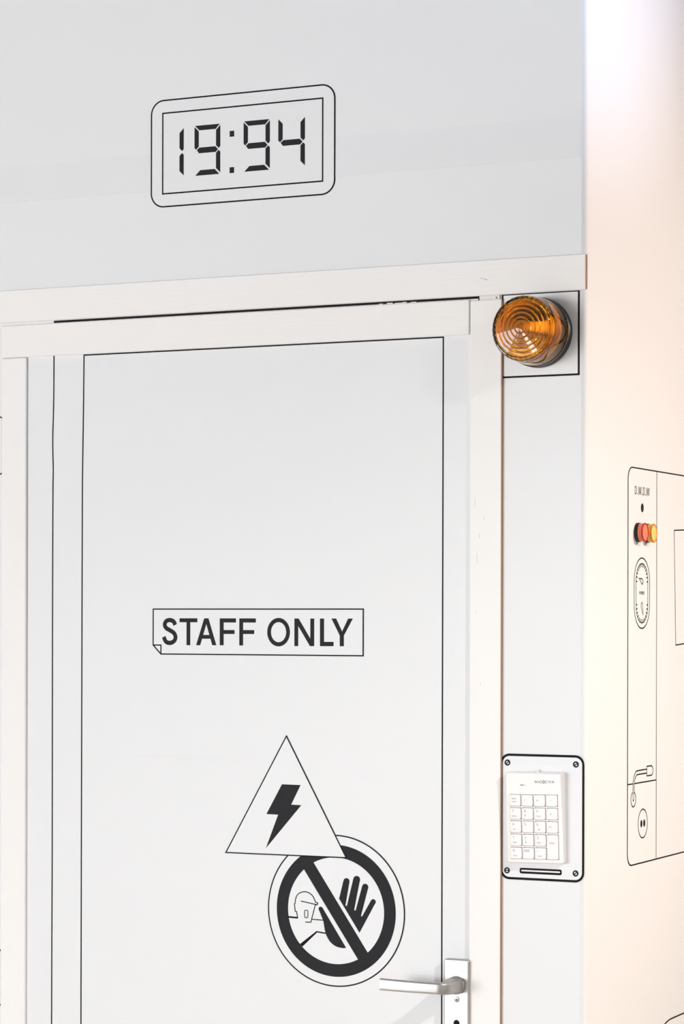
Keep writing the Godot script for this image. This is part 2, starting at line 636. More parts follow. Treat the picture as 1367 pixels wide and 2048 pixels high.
func trims() -> void:
	var r := batten("trim_1", Vector3(-2.6, 2.0494, 0.0), Vector3(0.0012, 2.1019, 0.0045), M.painted_wood, "long white painted board above the door, running to the corner", true)
	# a scratch in the paint
	var st := begin()
	stroke(st, mm([-165, 2075.5, -160, 2074, -156, 2073.5, -153, 2072]), 0.0005, 0.0043, 0.00455)
	stroke(st, mm([-157, 2072.6, -153.5, 2072.2]), 0.0006, 0.0043, 0.00456)
	obj("scratch", st, M.faint_ink, r)
	batten("trim_2", Vector3(-1.0, 1.9929, 0.0), Vector3(-0.1822, 2.0448, 0.0045), M.painted_wood, "white painted board across the top of the door", false)
	r = batten("trim_3", Vector3(-0.1806, 0.0, 0.0), Vector3(-0.1297, 2.0430, 0.0047), M.painted_wood_upright, "white painted upright board between the door and the keypad", true)
	st = begin()
	for p: Array in [[-172, 1750, 12], [-165, 1700, 8], [-168.5, 1670, 15], [-158, 1725, 6], [-163, 1480, 5], [-170, 1585, 4]]:
		stroke(st, mm([p[0], p[1], p[0] + 0.3, p[1] - p[2]]), 0.0003, 0.0045, 0.00473)
	obj("paint_crack", st, M.faint_ink, r)
	batten("trim_4", Vector3(-0.9995, 0.0, 0.0), Vector3(-0.9528, 1.9921, 0.0045), M.painted_wood_upright, "white painted upright board left of the door", false)
	# filler pressed into the gap at the head of the upright, cracked along its edges
	st = begin()
	box(st, Vector3(-0.1670, 2.0431, 0.0), Vector3(-0.1340, 2.0495, 0.0030), 0.0012)
	var f := struct("trim_5", st, M.filler, "white filler in the gap above the upright board")
	st = begin()
	stroke(st, mm([-140.0, 2046.8, -138.8, 2044.2]), 0.0012, 0.0028, 0.00325)
	obj("crack", st, M.ink, f)
	# the printed line of the drawn door frame, seen in the gap between the boards
	st = begin()
	stroke(st, mm([-903.5, 2047.2, -166.8, 2047.6]), 0.0034, 0.0, 0.0002)
	stroke(st, mm([-168.3, 2046, -168.3, 2030]), 0.0024, 0.0, 0.0002)
	var g := struct("trim_6", st, M.ink, "black printed line in the gap between the two boards")
	st = begin()
	for k in 5:
		var x := -0.330 + k * 0.013
		box(st, Vector3(x, 2.0447, 0.0), Vector3(x + 0.007 + 0.003 * (k % 3), 2.0464 + 0.0006 * (k % 2), 0.003), 0.0006)
	obj("filler_crumb", st, M.filler, g).set_meta("kind", "stuff")

func door() -> void:
	var d := struct_root("door_1", "white door with printed outlines, signs and a metal lever handle")
	var st := begin()
	box(st, Vector3(-0.957, 0.006, -0.042), Vector3(-0.176, 2.018, 0.0), 0.001)
	obj("leaf", st, M.vinyl, d)
	st = begin()
	var left := [-903.1, 1993.5, -903.5, 1922, -905.1, 1858, -904.1, 1810, -904.6, 1762, -904.8, 1522, -904.5, 1202, -905.0, 923, -905.0, 60]
	stroke(st, smooth_line(mm(left)), 0.0021, -0.0005, 0.0002)
	obj("printed_frame_line", st, M.ink, d)
	st = begin()
	var inner := [-225.6, 60, -225.8, 1081, -225.5, 1991.6, -847.2, 1991.6, -847.8, 1920, -849.6, 1790, -849.9, 1602, -850.2, 1204, -850.2, 60]
	stroke(st, mm(inner), 0.0021, -0.0005, 0.0002)
	obj("printed_panel_line", st, M.ink, d)
	# a faint crease in the film
	st = begin()
	var n := 24
	for k in n:
		var a := Vector3(-0.752 + 0.20 * k / n, 1.357 - 0.002 * k / n, 0.00003)
		var b := Vector3(-0.752 + 0.20 * (k + 1) / n, 1.357 - 0.002 * (k + 1) / n, 0.00003)
		var ha := 0.00004 + 0.00014 * sin(PI * k / n)
		var hb := 0.00004 + 0.00014 * sin(PI * (k + 1) / n)
		var w := Vector3(0, 0.0035, 0)
		quad(st, a - w, b - w, b + Vector3(0, 0, hb), a + Vector3(0, 0, ha), Vector3(0, -0.1, 1).normalized())
		quad(st, a + Vector3(0, 0, ha), b + Vector3(0, 0, hb), b + w, a + w, Vector3(0, 0.1, 1).normalized())
	obj("film_crease", st, M.vinyl, d)
	# the handle
	var h := Node3D.new()
	h.name = "door_handle"
	h.position = Vector3(-0.198, 1.032, 0.0)
	h.set_meta("label", "brushed aluminium lever handle on a long plate")
	d.add_child(h)
	st = begin()
	pad(st, Vector2(0, -0.0745), 0.040, 0.225, 0.003, 0.0, 0.0105, 0.0020)
	obj("plate", st, M.aluminium, h)
	st = begin()
	lathe(st, PackedVector2Array([Vector2(0.0135, 0.010), Vector2(0.0135, 0.0130), Vector2(0.0128, 0.0138), Vector2(0.0, 0.0138)]), 48)
	obj("collar", st, M.aluminium, h)
	st = begin()
	var path := PackedVector3Array([Vector3(0, 0, 0.012), Vector3(0, 0, 0.026), Vector3(-0.0005, 0, 0.036)])
	var rad := PackedVector2Array([Vector2(0.0118, 0.0118), Vector2(0.0112, 0.0108), Vector2(0.0102, 0.0098)])
	for k in 7:
		var a := PI / 2 * (k + 1) / 7.0
		path.append(Vector3(-0.012 + 0.0115 * cos(a), 0, 0.040 + 0.0135 * sin(a)))
		rad.append(Vector2(lerpf(0.0098, 0.0062, (k + 1) / 7.0), lerpf(0.0096, 0.0084, (k + 1) / 7.0)))
	for k in 9:
		var t := (k + 1) / 9.0
		path.append(Vector3(-0.012 - 0.090 * t, 0.0008 * t, 0.0535 + 0.0035 * sin(PI * t * 0.8)))
		rad.append(Vector2(lerpf(0.0062, 0.0042, t), lerpf(0.0084, 0.0087, t)))
	sweep(st, path, rad, 28, 5.0)
	obj("lever", st, M.aluminium, h)
	st = begin()
	lathe_at(st, Vector3(0.001, -0.0210, 0.0104), [0.0042, 0.0, 0.0042, 0.0004, 0.0034, 0.0008, 0.0, 0.0008])
	obj("screw", st, M.steel, h)
	st = begin()
	var q := Vector2(0.001, -0.0210)
	for a: float in [0.4, 0.4 + PI / 2]:
		stroke(st, PackedVector2Array([q - Vector2(cos(a), sin(a)) * 0.0024, q + Vector2(cos(a), sin(a)) * 0.0024]), 0.0011, 0.0108, 0.01126)
	obj("screw_cross", st, M.ink, h)
	st = begin()
	var key := arc(Vector2(0.0006, -0.0560), 0.0048, -0.9, PI + 0.9, 20)
	key.append(Vector2(-0.0022, -0.072))
	key.append(Vector2(0.0034, -0.072))
	fill(st, key, 0.010, 0.0107)
	obj("keyhole", st, M.ink, h)

func lathe_at(st: SurfaceTool, at: Vector3, rz: Array, seg := 32) -> void:
	var t := begin()
	var p := PackedVector2Array()
	for i in range(0, rz.size(), 2):
		p.append(Vector2(rz[i], rz[i + 1]))
	lathe(t, p, seg)
	st.append_from(t.commit(), 0, Transform3D(Basis(), at))

# ---------------------------------------------------------------- printed things on the door wall
const Z1 := 0.0005    # face of a printed sheet
const Z2 := 0.0007    # face of the ink on it

func sheet(t: Node3D, poly: PackedVector2Array, m: Material, z := Z1, called := "sheet") -> void:
	var st := begin()
	fill(st, poly, 0.0, z)
	obj(called, st, m, t)

func clock() -> void:
	var c := Vector2(-564.75, 2300.9)
	var t := thing("printed_clock", "drawn digital wall clock reading 19:94 above the door boards", "clock", Vector3(c.x, c.y, 0) * 0.001)
	sheet(t, rrect(Vector2.ZERO, 0.3193, 0.1664, 0.022), M.vinyl)
	var st := begin()
	stroke(st, rrect(Vector2.ZERO, 0.3193, 0.1664, 0.022, 14), 0.0022, Z1, Z2, true)
	obj("outer_outline", st, M.ink, t)
	st = begin()
	stroke(st, mm([-139.3, -63, 139.4, -63, 139.4, 63.1, -139.3, 63.1]), 0.0022, Z1, Z2, true)
	obj("display_outline", st, M.ink, t)
	var seg := {
		"top": [1, 77.7, 44.5, 77.7, 37.2, 70.2, 8.5, 70.2], "upper_left": [0, 76, 7.5, 68.6, 7.5, 45, 2.8, 40.3, 0, 43.4],
		"upper_right": [45.5, 76, 38, 68.6, 38, 45, 42.7, 40.3, 45.5, 43.4], "middle": [8.6, 43.4, 36.7, 43.4, 41.4, 38.6, 37.5, 34.6, 8.0, 34.6, 4.0, 39.6],
		"lower_right": [45.5, 2.2, 38, 9.6, 38, 33, 42.6, 37.4, 45.5, 34.4], "bottom": [1.3, 0, 44.0, 0, 35.6, 8.2, 10.2, 8.2],
	}
	for dg: Array in [[-712.0, ["upper_right", "lower_right"]], [-647.3, ["top", "upper_left", "upper_right", "middle", "lower_right", "bottom"]], [-561.0, ["top", "upper_left", "upper_right", "middle", "lower_right", "bottom"]], [-501.0, ["upper_left", "upper_right", "middle", "lower_right"]]]:
		var d := Node3D.new()
		d.name = "digit"
		t.add_child(d, true)
		d.position = Vector3((dg[0] - c.x) * 0.001, (2262.0 - c.y) * 0.001, 0)
		for s: String in dg[1]:
			st = begin()
			fill(st, mm(seg[s]), Z1, Z2)
			obj("segment", st, M.charcoal, d)
	for y: float in [2266.2, 2322.4]:
		st = begin()
		fill(st, mm([-585.4, y - 4.5, -577.5, y - 4.5, -577.5, y + 4.5, -585.4, y + 4.5], c), Z1, Z2)
		obj("colon_dot", st, M.charcoal, t)

func staff_sign() -> void:
	var c := Vector2(-537.5, 1552.4)
	var t := thing("staff_sign", "white rectangular sign reading STAFF ONLY with a drawn turned-up corner", "sign", Vector3(c.x, c.y, 0) * 0.001)
	var edge := mm([-719.4, 1587.6, -355.7, 1587.6, -355.7, 1517.3, -705.4, 1517.3, -719.4, 1531.3], c)
	sheet(t, edge, M.vinyl)
	var st := begin()
	stroke(st, edge, 0.0019, Z1, Z2, true)
	obj("outline", st, M.ink, t)
	st = begin()
	stroke(st, mm([-719.4, 1531.3, -705.4, 1531.3, -705.4, 1517.3], c), 0.0019, Z1, Z2)
	obj("folded_corner", st, M.ink, t)
	# letters on a grid whose baseline is 268 and cap line 107
	var g := func(a: Array) -> PackedVector2Array:
		var p := PackedVector2Array()
		for i in range(0, a.size(), 2):
			var base := lerpf(264.0, 268.5, clampf((a[i] - 236.0) / 900.0, 0.0, 1.0))
			p.append((Vector2(-719.5 + (a[i] - 77.0) * 0.29795, 1573.3 - (a[i + 1] - 107.0) * 42.0 / (base - 107.0)) - c) * 0.001)
		return p
	st = begin()
	stroke(st, smooth_line(g.call([210, 146, 200, 126, 179, 117.5, 156, 124, 147, 145, 156, 164, 178, 177, 202, 193, 212, 217, 203, 240, 180, 251, 155, 244, 141, 216])), 0.0067, Z1, Z2)
	obj("letter", st, M.charcoal, t)
	for a: Array in [
		[236, 107, 342, 107, 342, 130, 300, 130, 300, 264, 278, 264, 278, 130, 236, 130],
		[475, 107, 570, 107, 570, 131, 498, 131, 498, 175, 562, 175, 562, 198, 498, 198, 498, 264, 475, 264],
		[590, 107, 686, 107, 686, 131, 612, 131, 612, 175, 677, 175, 677, 198, 612, 198, 612, 265, 590, 265],
		[909, 107, 933, 107, 1000, 224, 1000, 107, 1022, 107, 1022, 268, 998, 268, 931, 151, 931, 268, 909, 268],
		[1055, 107, 1078, 107, 1078, 243, 1132, 243, 1132, 268, 1055, 268],
		[1120, 107, 1146, 107, 1180, 182, 1214, 107, 1240, 107, 1190, 206, 1190, 268, 1167, 268, 1167, 206],
	]:
		st = begin()
		fill(st, g.call(a), Z1, Z2)
		obj("letter", st, M.charcoal, t)
	st = begin()                        # A: two legs and a bar
	fill(st, g.call([335, 264, 383, 107, 408, 107, 455, 264, 431, 264, 419, 225, 371, 225, 359, 264]).slice(0, 4) + g.call([431, 264, 395.5, 140, 359, 264]), Z1, Z2)
	fill(st, g.call([366, 226, 424, 226, 418, 204, 373, 204]), Z1, Z2 - 0.00001)
	obj("letter", st, M.charcoal, t)
	st = begin()                        # O
	var o1: PackedVector2Array = g.call([818, 187])
	stroke(st, ellipse(o1[0], 0.0163, 0.0186, 56), 0.0064, Z1, Z2, true)
	obj("letter", st, M.charcoal, t)

func prohibition_sign() -> void:
	var c := Vector2(-400.7, 1130.6)
	var t := thing("prohibition_sign", "round no-entry sign with a helmeted worker and a raised hand behind a slash", "sign", Vector3(c.x, c.y, 0) * 0.001)
	sheet(t, ellipse(Vector2.ZERO, 0.1143, 0.1143, 96), M.vinyl)
	var st := begin()
	stroke(st, ellipse(Vector2.ZERO, 0.1142, 0.1142, 96), 0.0019, Z1, Z2, true)
	obj("outline", st, M.ink, t)
	st = begin()
	stroke(st, ellipse(Vector2.ZERO, 0.0904, 0.0904, 96), 0.0192, Z1, Z2, true)
	obj("ring", st, M.charcoal, t)
	st = begin()
	var d := Vector2(0.569, -0.822)
	var n := Vector2(0.822, 0.569)
	fill(st, PackedVector2Array([d * -0.084 + n * 0.0098, d * 0.084 + n * 0.0098, d * 0.084 - n * 0.0098, d * -0.084 - n * 0.0098]), Z1, Z2 - 0.00002)
	obj("slash", st, M.charcoal, t)
	# raised hand
	st = begin()
	var hand := [-360.7, 1099.4, -394.9, 1149.2, -387.9, 1176.0, -386.4, 1179.7, -382.7, 1181.0, -378.8, 1179.6, -377.5, 1176.0, -384.3, 1139.2, -381.9, 1138.6, -371.2, 1180.5, -369.6, 1183.8, -365.5, 1185.0, -361.5, 1183.7, -359.9, 1180.2, -369.7, 1133.2, -367.2, 1132.6, -356.6, 1169.5, -354.8, 1172.8, -351.1, 1173.8, -347.5, 1172.4, -346.2, 1168.6, -358.3, 1124.9, -356.5, 1124.3, -341.8, 1148.9, -338.9, 1151.3, -335.5, 1150.6, -333.8, 1146.6]
	fill(st, mm(hand, c), Z1, Z2)
	for k: Array in [[-382.6, 1175.9, 5.0], [-365.5, 1179.4, 5.6], [-351.4, 1168.6, 5.2], [-337.9, 1147.2, 4.1]]:
		fill(st, ellipse((Vector2(k[0], k[1]) - c) * 0.001, k[2] * 0.001, k[2] * 0.001, 24), Z1, Z2 - 0.00001)
	obj("hand", st, M.charcoal, t)
	st = begin()
	var thumb := smooth_line(mm([-383.1, 1075.6, -388, 1074.7, -399.1, 1076.4, -409, 1082.3, -415.9, 1091.9, -418.9, 1100.7, -421.4, 1113.9, -425.9, 1124.7, -429.4, 1131.4, -428.3, 1134.6, -425.6, 1135.6, -422.7, 1133.8], c))
	fill(st, thumb, Z1, Z2)
	obj("thumb", st, M.charcoal, t)
	# worker
	st = begin()
	var w := 0.0014
	stroke(st, smooth_line(mm([-469.2, 1139.3, -468.6, 1144.5, -466.2, 1150.6, -461.2, 1154.8, -453.3, 1157.0, -445.1, 1155.2, -438.8, 1150.2, -434.3, 1141.2], c)), w, Z1, Z2)
	stroke(st, mm([-434.6, 1141.9, -430.9, 1140.9, -431.9, 1138.0, -435.6, 1137.9], c), w, Z1, Z2)
	stroke(st, mm([-459.5, 1142.4, -432.6, 1138.2], c), w, Z1, Z2)
	obj("helmet", st, M.ink, t)
	st = begin()
	stroke(st, mm([-469.0, 1139.3, -470.5, 1137.6, -469.2, 1126.4, -466.9, 1126.0, -464.9, 1116.4], c), w, Z1, Z2)
	stroke(st, mm([-435.1, 1137.6, -442.5, 1111.0, -452.0, 1110.8], c), w, Z1, Z2)
	stroke(st, rrect((Vector2(-450.4, 1123.2) - c) * 0.001, 0.0055, 0.0112, 0.0018), 0.0012, Z1, Z2, true)
	obj("face", st, M.ink, t)
	st = begin()
	stroke(st, mm([-464.6, 1116.6, -481.6, 1117.2], c), 0.0026, Z1, Z2)
	stroke(st, mm([-441.2, 1115.6, -421.6, 1115.3], c), w, Z1, Z2)
	fill(st, mm([-461.1, 1076.7, -433.0, 1098.1, -417.6, 1096.6, -417.6, 1094.6, -432.0, 1096.0, -456.8, 1073.0], c), Z1, Z2)
	obj("arm", st, M.ink, t)

func triangle_sign() -> void:
	var c := Vector2(-485.5, 1272.0)
	var t := thing("voltage_sign", "white triangular warning sign with a black lightning bolt, overlapping the round sign", "sign", Vector3(c.x, c.y, 0) * 0.001)
	var e := mm([-484.8, 1393.4, -589.2, 1211.2, -383.2, 1211.7], c)
	sheet(t, e, M.vinyl, 0.0008)
	var st := begin()
	stroke(st, e, 0.0018, 0.0008, 0.00095, true)
	obj("outline", st, M.ink, t)
	st = begin()
	fill(st, mm([-492.2, 1319.5, -460.4, 1319.3, -476.3, 1288.9, -459.1, 1288.6, -519.7, 1220.5, -498.6, 1272.8, -518.8, 1273.1], c), 0.0008, 0.00095)
	obj("lightning_bolt", st, M.charcoal, t)

func beacon_panel() -> void:
	var c := Vector2(-71.5, 1988.8)
	var t := thing("beacon_panel", "black-outlined square drawn on the wall behind the amber beacon", "drawing", Vector3(c.x, c.y, 0) * 0.001)
	var e := mm([-130.6, 2049.4, -11.8, 2049.4, -11.8, 1928.0, -130.6, 1928.0], c)
	sheet(t, e, M.vinyl)
	var st := begin()
	stroke(st, e, 0.0027, Z1, Z2, true)
	obj("outline", st, M.ink, t)

func beacon() -> void:
	var t := thing("warning_beacon", "amber ribbed warning beacon on a black base beside the top of the door", "beacon", Vector3(-0.0725, 1.9905, Z1))
	var st := begin()
	lathe(st, PackedVector2Array([Vector2(0.051, 0.0), Vector2(0.051, 0.0105), Vector2(0.0502, 0.0125), Vector2(0.0, 0.0125)]), 72)
	obj("base", st, M.black_plastic, t)
	# lens: a closed shell, stepped rings on the front, flutes inside the wall
	st = begin()
	var prof := PackedVector2Array([Vector2(0.0475, 0.0128), Vector2(0.0503, 0.0128), Vector2(0.0505, 0.0150), Vector2(0.0505, 0.0175), Vector2(0.0497, 0.0185), Vector2(0.0492, 0.0300), Vector2(0.0484, 0.0500), Vector2(0.0477, 0.0640), Vector2(0.0470, 0.0672), Vector2(0.0455, 0.0690), Vector2(0.0435, 0.0694)])
	var deep := PackedFloat32Array()
	deep.resize(prof.size())
	for k in [7, 8, 9]:
		deep[k] = 0.0004
	# rings: each is a convex band that rises towards the middle, with a step down outside it
	var rings := [0.0415, 0.0350, 0.0285, 0.0220, 0.0150, 0.0080]
	var z := 0.0694
	for i in rings.size():
		var r0: float = rings[i]
		var r1: float = rings[i + 1] if i < rings.size() - 1 else 0.0012
		# a rounded riser, a shallow groove behind it, then the flat cone
		prof.append(Vector2(r0 + 0.0008, z - 0.0006))
		prof.append(Vector2(r0 + 0.0006, z + 0.0007))
		prof.append(Vector2(r0, z + 0.0014))
		prof.append(Vector2(r0 - 0.0008, z + 0.0014))
		prof.append(Vector2(r0 - 0.0014, z + 0.0009))
		prof.append(Vector2(r1 + 0.0012, z + 0.0009 + 0.150 * (r0 - r1 - 0.0026)))
		z += 0.0009 + 0.150 * (r0 - r1 - 0.0026)
	prof.append(Vector2(0.0012, z - 0.0003))
	prof.append(Vector2(0.0, z + 0.0004))
	deep.resize(prof.size())
	lathe(st, prof, 144, 36, deep, 0.985)
	var inn := PackedVector2Array([Vector2(0.0, 0.0640), Vector2(0.0080, 0.0640), Vector2(0.0200, 0.0632), Vector2(0.0320, 0.0622), Vector2(0.0430, 0.0612), Vector2(0.0448, 0.0595), Vector2(0.0460, 0.0300), Vector2(0.0468, 0.0185), Vector2(0.0475, 0.0128)])
	var dp := PackedFloat32Array()
	for k in inn.size():
		dp.append(0.0016 if k in [4, 5, 6, 7] else 0.0)
	lathe(st, inn, 144, 36, dp, 0.8)
	obj("lens", st, M.amber_plastic, t)
	# what shows through: a pale reflector, the flash tube on its board, a dark bracket
	st = begin()
	lathe(st, PackedVector2Array([Vector2(0.0438, 0.0340), Vector2(0.0425, 0.0340), Vector2(0.0340, 0.0235), Vector2(0.0180, 0.0170), Vector2(0.0, 0.0165)]), 48)
	obj("reflector", st, M.inner_chrome, t)
	st = begin()
	lathe(st, PackedVector2Array([Vector2(0.0436, 0.0126), Vector2(0.0439, 0.0338), Vector2(0.0432, 0.0340)]), 48)
	obj("holder", st, M.inner_dark, t)
	st = begin()
	sweep(st, tube_path(), tube_rad(), 12)
	obj("flash_tube", st, M.inner_chrome, t)
	st = begin()
	box(st, Vector3(-0.024, 0.014, 0.0150), Vector3(0.014, 0.026, 0.036), 0.002)
	obj("circuit_board", st, M.inner_dark, t)

func tube_path() -> PackedVector3Array:
	var p := PackedVector3Array([Vector3(-0.012, -0.006, 0.015), Vector3(-0.012, -0.006, 0.030)])
	for k in 9:
		var a := PI - PI * k / 8.0
		p.append(Vector3(cos(a) * 0.012, -0.006, 0.034 + sin(a) * 0.012))
	p.append(Vector3(0.012, -0.006, 0.015))
	return p

func tube_rad() -> PackedVector2Array:
	var r := PackedVector2Array()
	for k in 12:
		r.append(Vector2(0.0035, 0.0035))
	return r

func keypad_panel() -> void:
	var c := Vector2(-67.0, 1283.5)
	var t := thing("keypad_panel", "drawn wall plate with four screws and a slot around the white keypad", "drawing", Vector3(c.x, c.y, 0) * 0.001)
	var r := rrect(Vector2.ZERO, 0.1275, 0.1810, 0.0125, 10)
	sheet(t, r, M.vinyl)
	var st := begin()
	stroke(st, r, 0.0034, Z1, Z2, true)
	obj("outline", st, M.ink, t)
	for k in 4:
		var p: Vector2 = ([Vector2(-121.4, 1362.4), Vector2(-14.7, 1362.4), Vector2(-121.8, 1204.2), Vector2(-14.9, 1204.4)][k] - c) * 0.001
		st = begin()
		fill(st, ellipse(p, 0.0046, 0.0046, 28), Z1, Z2)
		var s := obj("screw", st, M.charcoal, t)
		st = begin()
		var a: float = [0.75, 0.55, 0.05, 0.7][k]
		for side: float in [-1.0, 1.0]:   # the two halves of the screw head left white beside its slot
			fill(st, arc(p + Vector2(sin(a), -cos(a)) * -side * 0.0008, 0.0017, a + (0.0 if side > 0 else PI), a + (PI if side > 0 else TAU), 10), Z2, Z2 + 0.0001)
		obj("screw_slot", st, M.vinyl, s)
	st = begin()
	var b := (Vector2(-69.0, 1204.8) - c) * 0.001
	fill(st, rrect(b, 0.0655, 0.0082, 0.0026, 5), Z1, Z2)
	var sl := obj("card_slot", st, M.ink, t)
	st = begin()
	fill(st, rrect(b + Vector2(0, 0.0002), 0.0605, 0.0023, 0.0008, 4), Z2, Z2 + 0.0001)
	obj("slot_gap", st, M.vinyl, sl)

func keypad() -> void:
	# the back lies on the wall, the front leans back towards the bottom
	var t := thing("numeric_keypad", "white numeric computer keypad fixed to the wall right of the door", "keypad", Vector3(-0.0745, 1.2833, Z1))
	t.rotation.z = 0.017
	var lean := 0.026
	var bs := Basis(Vector3.RIGHT, lean)
	var W := 0.0893
	var H := 0.1330
	var st := begin()
	var loops := []
	for k in 6:
		var a := PI / 2 * maxf(k - 1, 0) / 4.0
		var ins := 0.0022 * (1.0 - cos(a))
		loops.append([rrect(Vector2.ZERO, W - 2 * ins, H - 2 * ins, 0.0035 - ins * 0.8, 6), 0.0022 * sin(a) - 0.0022, k])
	var tmp := begin()
	loft(tmp, loops.slice(1).map(func(l): return [l[0], l[1]]), false)
	# the front: a plate with a well for every key
	var top: PackedVector2Array = loops[-1][0]
	var holes := []
	for row in 5:
		for col in 4:
			if row == 4 and col == 3:
				continue
			holes.append(Rect2(-0.0285 + 0.0190 * col - 0.0087, (0.0258 - 0.0193 * row) - 0.0087 - (0.0193 if row == 3 and col == 3 else 0.0), 0.0174, 0.0367 if row == 3 and col == 3 else 0.0174))
	var x0 := -0.0285 - 0.0087
	var x1 := x0 + 0.0570 + 0.0174
	var y1 := 0.0258 + 0.0087
	var y0 := y1 - 0.0772 - 0.0174
	for q: Array in [[-1, y1, 1, 1], [-1, -1, 1, y0], [-1, y0, x0, y1], [x1, y0, 1, y1]]:
		for poly: PackedVector2Array in Geometry2D.intersect_polygons(top, PackedVector2Array([Vector2(q[0], q[1]), Vector2(q[2], q[1]), Vector2(q[2], q[3]), Vector2(q[0], q[3])])):
			var idx := Geometry2D.triangulate_polygon(poly)
			for i in range(0, idx.size(), 3):
				tri(tmp, v3(poly[idx[i]], 0), v3(poly[idx[i + 1]], 0), v3(poly[idx[i + 2]], 0), Vector3.BACK, Vector3.BACK, Vector3.BACK)
	var xs := [x0]
	var ys := [y0]
	for h: Rect2 in holes:
		for v: float in [h.position.x, h.end.x]:
			if not xs.any(func(o): return absf(o - v) < 1e-5):
				xs.append(v)
		for v: float in [h.position.y, h.end.y]:
			if not ys.any(func(o): return absf(o - v) < 1e-5):
				ys.append(v)
	xs.sort()
	ys.sort()
	for i in xs.size() - 1:
		for j in ys.size() - 1:
			var m := Vector2((xs[i] + xs[i + 1]) / 2, (ys[j] + ys[j + 1]) / 2)
			if not holes.any(func(h): return h.has_point(m)):
				quad(tmp, Vector3(xs[i], ys[j], 0), Vector3(xs[i + 1], ys[j], 0), Vector3(xs[i + 1], ys[j + 1], 0), Vector3(xs[i], ys[j + 1], 0), Vector3.BACK)
	var wells := begin()
	for h: Rect2 in holes:
		var c := [h.position, Vector2(h.end.x, h.position.y), h.end, Vector2(h.position.x, h.end.y)]
		for i in 4:
			var d: Vector2 = (c[(i + 1) % 4] - c[i]).normalized()
			quad(tmp, v3(c[i], 0), v3(c[(i + 1) % 4], 0), v3(c[(i + 1) % 4], -0.0028), v3(c[i], -0.0028), Vector3(-d.y, d.x, 0))
		quad(wells, v3(c[0], -0.0028), v3(c[1], -0.0028), v3(c[2], -0.0028), v3(c[3], -0.0028), Vector3.BACK)
	st.append_from(tmp.commit(), 0, Transform3D(bs, Vector3(0, 0, 0.0118)))
	# sides from the wall up to the leaning front
	var rim: PackedVector2Array = loops[1][0]
	for i in rim.size():
		var j := (i + 1) % rim.size()
		var ta := bs * v3(rim[i], -0.0022) + Vector3(0, 0, 0.0118)
		var tb := bs * v3(rim[j], -0.0022) + Vector3(0, 0, 0.0118)
		var d := (rim[j] - rim[i])
		if d.length() < 1e-7:
			continue
		quad(st, Vector3(rim[i].x * 0.985, rim[i].y * 0.99, 0), Vector3(rim[j].x * 0.985, rim[j].y * 0.99, 0), tb, ta, Vector3(d.y, -d.x, 0.0).normalized())
	obj("body", st, M.white_plastic, t)
	var place := func(o: Node3D) -> void:
		o.transform = Transform3D(bs, Vector3(0, 0, 0.0118))
	var mem := obj("membrane", wells, M.key_well, t)
	mem.set_meta("label", "grey membrane under the keys")
	mem.set_meta("kind", "stuff")
	place.call(mem)
	# keys: column by column on a 19 mm grid, in the plane of the leaning front
	var legends := [["Num|Lock", "/", "*", "-"], ["7|Home", "8|^", "9|PgUp", "+"], ["4|<", "5|", "6|>", "<-"], ["1|End", "2|v", "3|PgDn", "Enter"], ["0|Ins", "000|", ".|Del", ""]]
	for row in 5:
		for col in 4:
			if row == 4 and col == 3:
				continue
			var tall := row == 3 and col == 3
			var kc := Vector2(-0.0285 + 0.0190 * col, 0.0258 - 0.0193 * row - (0.00965 if tall else 0.0))
			var kh := 0.0357 if tall else 0.0164
			st = begin()
			pad(st, kc, 0.0164, kh, 0.0020, -0.0026, 0.0022, 0.0006, 4)
			var key := obj("key", st, M.key_plastic, t)
			place.call(key)
			st = begin()
			legend(st, legends[row][col], kc, tall)
			obj("legend", st, M.faint_ink, key)
	# maker's lettering: MA, two crossed X, TER
	st = begin()
	var z := 0.00006
	var y := 0.0529
	word(st, "MA", Vector2(0.0066, y), 0.0092, 0.0034, z)
	word(st, "TER", Vector2(0.0268, y), 0.0112, 0.0034, z)
	for x: float in [0.0140, 0.0178]:
		stroke(st, PackedVector2Array([Vector2(x - 0.0027, y + 0.0025), Vector2(x + 0.0027, y - 0.0025)]), 0.0007, 0.0, z + 0.0001)
		stroke(st, PackedVector2Array([Vector2(x + 0.0027, y + 0.0025), Vector2(x - 0.0027, y - 0.0025)]), 0.0007, 0.0, z + 0.0001)
	place.call(obj("lettering", st, M.grey_ink, t))
	st = begin()
	fill(st, rrect(Vector2(-0.0165, 0.0477), 0.0148, 0.0042, 0.0006, 3), -0.0001, 0.00005)
	var win := obj("indicator_window", st, M.key_plastic, t)
	place.call(win)
	st = begin()
	word(st, "NUM", Vector2(-0.0182, 0.0480), 0.0052, 0.0018, 0.00012, "Droid Sans Bold")
	fill(st, ellipse(Vector2(-0.0130, 0.0480), 0.0005, 0.0005, 10), 0.00005, 0.0002)
	obj("lettering", st, M.charcoal, win)
	st = begin()
	sweep(st, PackedVector3Array([Vector3(0.003, H / 2 - 0.001, 0.0055), Vector3(0.003, H / 2 + 0.0008, 0.0052), Vector3(0.0031, H / 2 + 0.0016, 0.0035), Vector3(0.0031, H / 2 + 0.0018, 0.0005)]), PackedVector2Array([Vector2(0.0028, 0.0028), Vector2(0.0026, 0.0026), Vector2(0.0022, 0.0022), Vector2(0.0020, 0.0020)]), 12)
	obj("cable", st, M.white_plastic, t)

